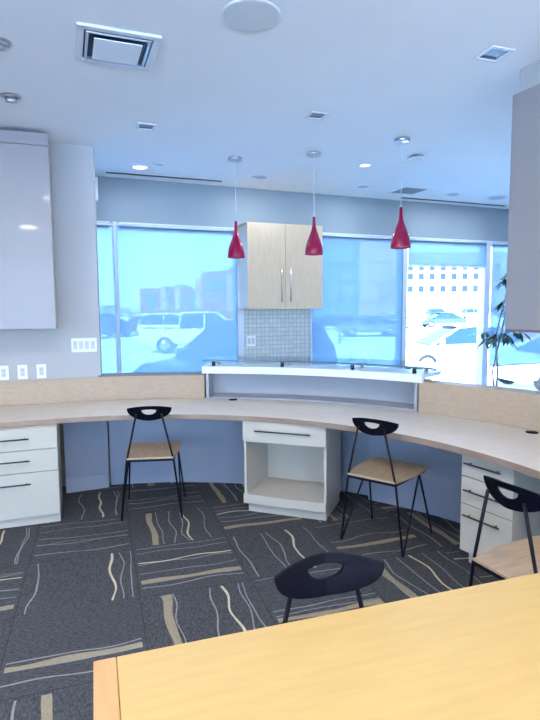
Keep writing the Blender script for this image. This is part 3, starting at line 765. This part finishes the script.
def car(name, label, cat, loc, rz, paint, kind='sedan', group=None):
    """nose towards +x, centred, wheels on z=0"""
    t = empty(name, loc, rz); tag(t, label, cat, group)
    if kind == 'pickup': L_, w, r = 5.8, 1.95, .40; lower = [(-2.9, .45), (-2.9, 1.12), (.15, 1.12), (.15, 1.12), (1.45, 1.12), (2.75, 1.02), (2.9, .85), (2.9, .42)]; cab = [(-1.15, 1.12), (-1.0, 1.82), (.55, 1.84), (1.35, 1.12)]; wx = (-1.75, 1.85)
    elif kind == 'suv': L_, w, r = 4.7, 1.88, .37; lower = [(-2.3, .36), (-2.35, .75), (-2.28, 1.0), (1.0, 1.0), (2.0, .93), (2.3, .78), (2.35, .36)]; cab = [(-2.25, 1.0), (-1.95, 1.58), (-1.4, 1.70), (.2, 1.68), (1.15, .99)]; wx = (-1.4, 1.42)
    else: L_, w, r = 4.6, 1.8, .33; lower = [(-2.25, .32), (-2.3, .70), (-2.15, .92), (.9, .90), (1.9, .78), (2.25, .62), (2.3, .30)]; cab = [(-1.75, .91), (-1.0, 1.36), (-.3, 1.44), (.35, 1.38), (1.25, .89)]; wx = (-1.38, 1.40)
    Mx = Matrix.Rotation(math.pi/2, 4, 'X')
    MB().prism(lower, -w/2, w/2, Mx).build('body', paint, t, .07)
    # cabin, tapering to the roof
    z0 = cab[0][1]; zt = max(z for x, z in cab); n = len(cab); vs_ = []
    for s in (-1, 1):
        for x, z in cab: vs_.append((x, s*(w/2 - .06 - .22*(z-z0)/(zt-z0)), z-.01))
    fs = [tuple(range(n))[::-1], tuple(range(n, 2*n))] + [(i, (i+1) % n, n+(i+1) % n, n+i) for i in range(n)]
    MB().add(vs_, fs).build('windows', M['glassdark'], t, .03)
    rf = MB(); top = [p for p in cab if p[1] > z0 + .55*(zt-z0)]
    rf.box(((top[0][0]+top[-1][0])/2, 0, zt+.002), (top[-1][0]-top[0][0]+.1, w-.50, .05))
    for s in (-1, 1):
        for i in range(n):
            a, b = cab[i], cab[(i+1) % n]
            if i == n-1: continue
            pa, pb = [Vector((x, s*(w/2 - .05 - .22*(z-z0)/(zt-z0)), z)) for x, z in (a, b)]
            rf.tube([pa, pb], .035, 6)
        xm = (cab[0][0]+cab[-1][0])/2 - .1
        rf.tube([(xm, s*(w/2-.05), z0), (xm, s*(w/2-.26), zt)], .04, 6)
    rf.build('roof', paint, t)
    if kind == 'pickup': MB().box((-2.05, 0, 1.10), (1.55, w-.2, .06)).build('bed', M['dark_car'], t)
    for x in wx:
        for s in (-1, 1):
            wh = MB().lathe([(0, -.11), (r*.9, -.11), (r, -.07), (r, .07), (r*.9, .11), (0, .11)], mx=Matrix.Translation((x, s*(w/2-.10), r)) @ Mx, seg=24).build('wheel', M['tyre'], t)
            MB().lathe([(0, .0), (r*.62, 0), (r*.6, .02), (0, .035)], mx=Matrix.Translation((x, s*(w/2+.012), r)) @ Matrix.Rotation(-s*math.pi/2, 4, 'X'), seg=18).build('hubcap', M['hub'], wh)
    for s in (-1, 1):
        zl = lower[1][1] - .12
        MB().box((lower[1][0], s*(w/2-.12), zl), (.06, .16, .26)).build('tail_light', M['lamp_red'], t, .02)
        MB().box((lower[-2][0]-.03, s*(w/2-.22), lower[-2][1]-.08), (.12, .30, .13)).build('headlight', M['hub'], t, .02)
        MB().box((cab[-1][0]-.25, s*(w/2+.08), z0+.08), (.12, .16, .14)).build('mirror', paint, t, .03)
    return t
car('pickup_truck', 'white pickup truck parked on snow, seen through the left shade', 'truck', (-3.0, 25.2, GZ), R(4), M['white_car'], 'pickup')
car('suv', 'dark blue car parked closest outside the left window', 'car', (-.55, 11.6, GZ), R(232), M['dark_car'], 'suv')
car('suv', 'white boxy vehicle parked behind the pickup truck', 'car', (-6.3, 36, GZ), R(5), M['white_car'], 'suv')
for i, (x, y, a, p, k) in enumerate(((-12.0, 39, 60, 'dark_car', 'suv'), (-13.6, 46, 62, 'grey_car', 'sedan'), (-16.2, 53, 62, 'dark_car', 'suv'), (-9.9, 44, 60, 'red_car', 'sedan'))):
    car('sedan' if k == 'sedan' else 'suv', ['dark car in the row left of the pickup', 'grey car in the row beyond the dark one on the left', 'farthest dark car in the row on the left', 'small red car in the row behind the white vehicle'][i], 'car', (x, y, GZ), R(a), M[p], k)
car('sedan', 'white sedan parked outside the unshaded window', 'car', (5.85, 16.6, GZ), R(186), M['white_car'], 'sedan')
car('sedan', 'red car seen through the far right shade behind the plant', 'car', (11.6, 24.5, GZ), R(200), M['red_car'], 'sedan')
car('sedan', 'white car outside the far right window below the shade hem', 'car', (7.6, 13.2, GZ), R(188), M['white_car'], 'sedan')
car('suv', 'dark parked car seen through the shade right of the pier, nearer row', 'car', (7.0, 38, GZ), R(184), M['grey_car'], 'sedan')
for i, (x, y, p) in enumerate(((6.2, 52, 'dark_car'), (11.8, 53, 'white_car'), (17.4, 55, 'dark_car'))):
    car('sedan', ['dark far car parked left in row below the pale building', 'white far car parked mid row below the pale building', 'dark far car parked right in row below the pale building'][i], 'car', (x, y, GZ), R(186), M[p], 'sedan')
for i, (x, y, p) in enumerate(((30, 96, 'dark_car'), (37, 98, 'grey_car'), (44, 100, 'dark_car'))):
    car('suv', ['dark car left in the distant row seen through the unshaded window', 'grey car mid in the distant row seen through the unshaded window', 'dark car right in the distant row seen through the unshaded window'][i], 'car', (x, y, GZ), R(10), M[p], 'suv')

def building(label, x0, x1, y, depth, parts, wins_, wall, rz=0.0):
    t = empty('building', ((x0+x1)/2, y, GZ), rz); tag(t, label, 'building')
    for (a, b, z0, z1, m, dy) in parts:
        MB().box(((a+b)/2, depth/2+dy, (z0+z1)/2), (b-a, depth, z1-z0)).build('wall', M[m], t)
    for (a, b, z0, z1, dy, m) in wins_:
        MB().box(((a+b)/2, dy, (z0+z1)/2), (b-a, .2, z1-z0)).build('window', M[m], t)
    return t
# red brick building seen through the left shade
wl = [(-9.6+i*2.9, -8.0+i*2.9, 2.2, 5.4, -.05, 'bglass') for i in range(4)]
wl += [(2.5, 6.2, 5.5, 8.2, -1.05, 'bglass'), (-9, 1.6, .6, 1.8, -.05, 'brick'), (9.5, 11.8, 3.5, 7.5, -1.05, 'bglass')]
building('long red brick building with tall pale piers beyond the car park', -26.3, -4, 110, 18,
         [(-11, 1.5, 0, 6.3, 'brick', 0), (1.5, 15, 0, 9.6, 'brick', -1), (-6.9, -5.8, 2.0, 6.8, 'brick_light', -.2), (-4.0, -2.9, 2.0, 7.2, 'brick_light', -.2), (.2, 1.5, 1.8, 8.2, 'brick_light', -.3),
          (6.6, 8.8, 1.5, 8.8, 'brick_light', -1.2), (7.0, 12.0, 9.6, 10.4, 'conc', 0)], wl, 'brick')
building('low grey sheds at the far left of the car park', -60, -40, 150, 10, [(-24, 4, 0, 3.4, 'conc', 0), (6, 16, 0, 2.6, 'conc', 1)], [(-20, -12, 1, 2.2, -.05, 'bglass'), (-8, 0, 1, 2.2, -.05, 'bglass')], 'conc')
# blue glass block + pale panel block seen right of the pier
b1 = [(-7.3+i*1.5, -6.1+i*1.5, z, z+1.5, -.06, 'pane_blue') for i in range(5) for z in (1.0, 3.0, 5.0, 7.0)]
b1 += [(.7+i*1.05, 1.65+i*1.05, z, z+1.95, -.56, 'brick_light') for i in range(4) for z in (.6, 2.7, 4.8, 6.9)]
building('tall block with blue glass left wing and pale panelled right wing', 2.5, 16, 60, 14,
         [(-7.5, .5, 0, 10.4, 'bglass', 0), (.5, 4.9, 0, 9.3, 'conc', -.5)], b1, 'conc')
# white hospital-like block in the bare window
b2 = [(-14+i*3.0, -12.6+i*3.0, z, z+1.6, -.06, 'pane_dark') for i in range(13) for z in (6.3, 9.7, 12.2)]
b2 += [(-14+i*5, -11+i*5, 1.0, 2.3, -.06, 'bglass') for i in range(6)]
building('long white building with rows of small windows in the unshaded window', 38, 60, 150, 20, [(-16, 26, 0, 17, 'conc', 0)], b2, 'conc')
building('grey building behind the plant at the far right', 62, 80, 120, 20, [(-8, 24, 0, 9.5, 'bglass', 0)], [(-6+i*4, -3.6+i*4, z, z+1.4, -.06, 'conc') for i in range(6) for z in (2, 5)], 'conc')

def lamp_post(label, x, y, h, arm):
    t = empty('street_lamp', (x, y, GZ)); tag(t, label, 'street lamp')
    MB().tube([(0, 0, 0), (0, 0, h)], .09, 8, .06).build('pole', M['grey_car'], t)
    MB().tube([(0, 0, h-.1), (arm*.6, 0, h+.15), (arm, 0, h+.05)], .05).build('arm', M['grey_car'], t)
    MB().box((arm*1.15, 0, h+.02), (.6, .25, .12)).build('lamp_head', M['grey_car'], t, .03)
lamp_post('tall light pole rising in front of the red brick building', -6.9, 60, 8.9, -1.2)
lamp_post('short curved street lamp left of the red brick building', -12.9, 50, 3.2, .9)
lamp_post('tall light pole in front of the blue glass block', 7.4, 45, 7.4, 1.0)

def bare_tree(label, x, y, h, seed, group=None):
    rr = random.Random(seed); t = empty('bare_tree', (x, y, GZ)); tag(t, label, 'tree', group)
    m = MB()
    def grow(p, d, L_, r, lvl):
        e = p + d*L_; m.tube([p, (p+e)/2 + Vector((rr.uniform(-1, 1), rr.uniform(-1, 1), 0))*L_*.05, e], r, 5, r*.65)
        if lvl == 0: return
        for k in range(3 if lvl > 1 else 4):
            nd = (d + Vector((rr.uniform(-.8, .8), rr.uniform(-.8, .8), rr.uniform(-.1, .5)))).normalized()
            grow(p.lerp(e, rr.uniform(.6, 1)), nd, L_*rr.uniform(.55, .8), r*.6, lvl-1)
    grow(Vector((0, 0, 0)), Vector((0, 0, 1)), h*.38, h*.018, 4)
    m.build('branches', M['twig'], t)
bare_tree('bare tree in front of the red brick building, right of light pole', -3.4, 38, 5.2, 3)
bare_tree('bare tree just right of the tiled pier outside', 3.9, 30, 4.6, 8)
bare_tree('bare tree before the pale panelled wing', 9.5, 48, 5.6, 12)
bare_tree('bare tree outside the far right window', 16.5, 36, 6.5, 15)

t = empty('fire_hydrant', (2.35, 24.5, GZ)); tag(t, 'yellow fire hydrant standing in the snow right of the pier', 'fire hydrant')
MB().lathe([(0, 0), (.20, 0), (.20, .05), (.13, .07), (.13, .75), (.17, .77), (.17, .82), (.12, .95), (.05, 1.02), (0, 1.03)], seg=16).build('barrel', M['yellow'], t)
for s in (-1, 1): MB().tube([(s*.1, 0, .6), (s*.24, 0, .6)], .07, 10).build('nozzle', M['yellow'], t)
MB().box((0, 0, 1.06), (.06, .06, .08)).build('nut', M['yellow'], t)
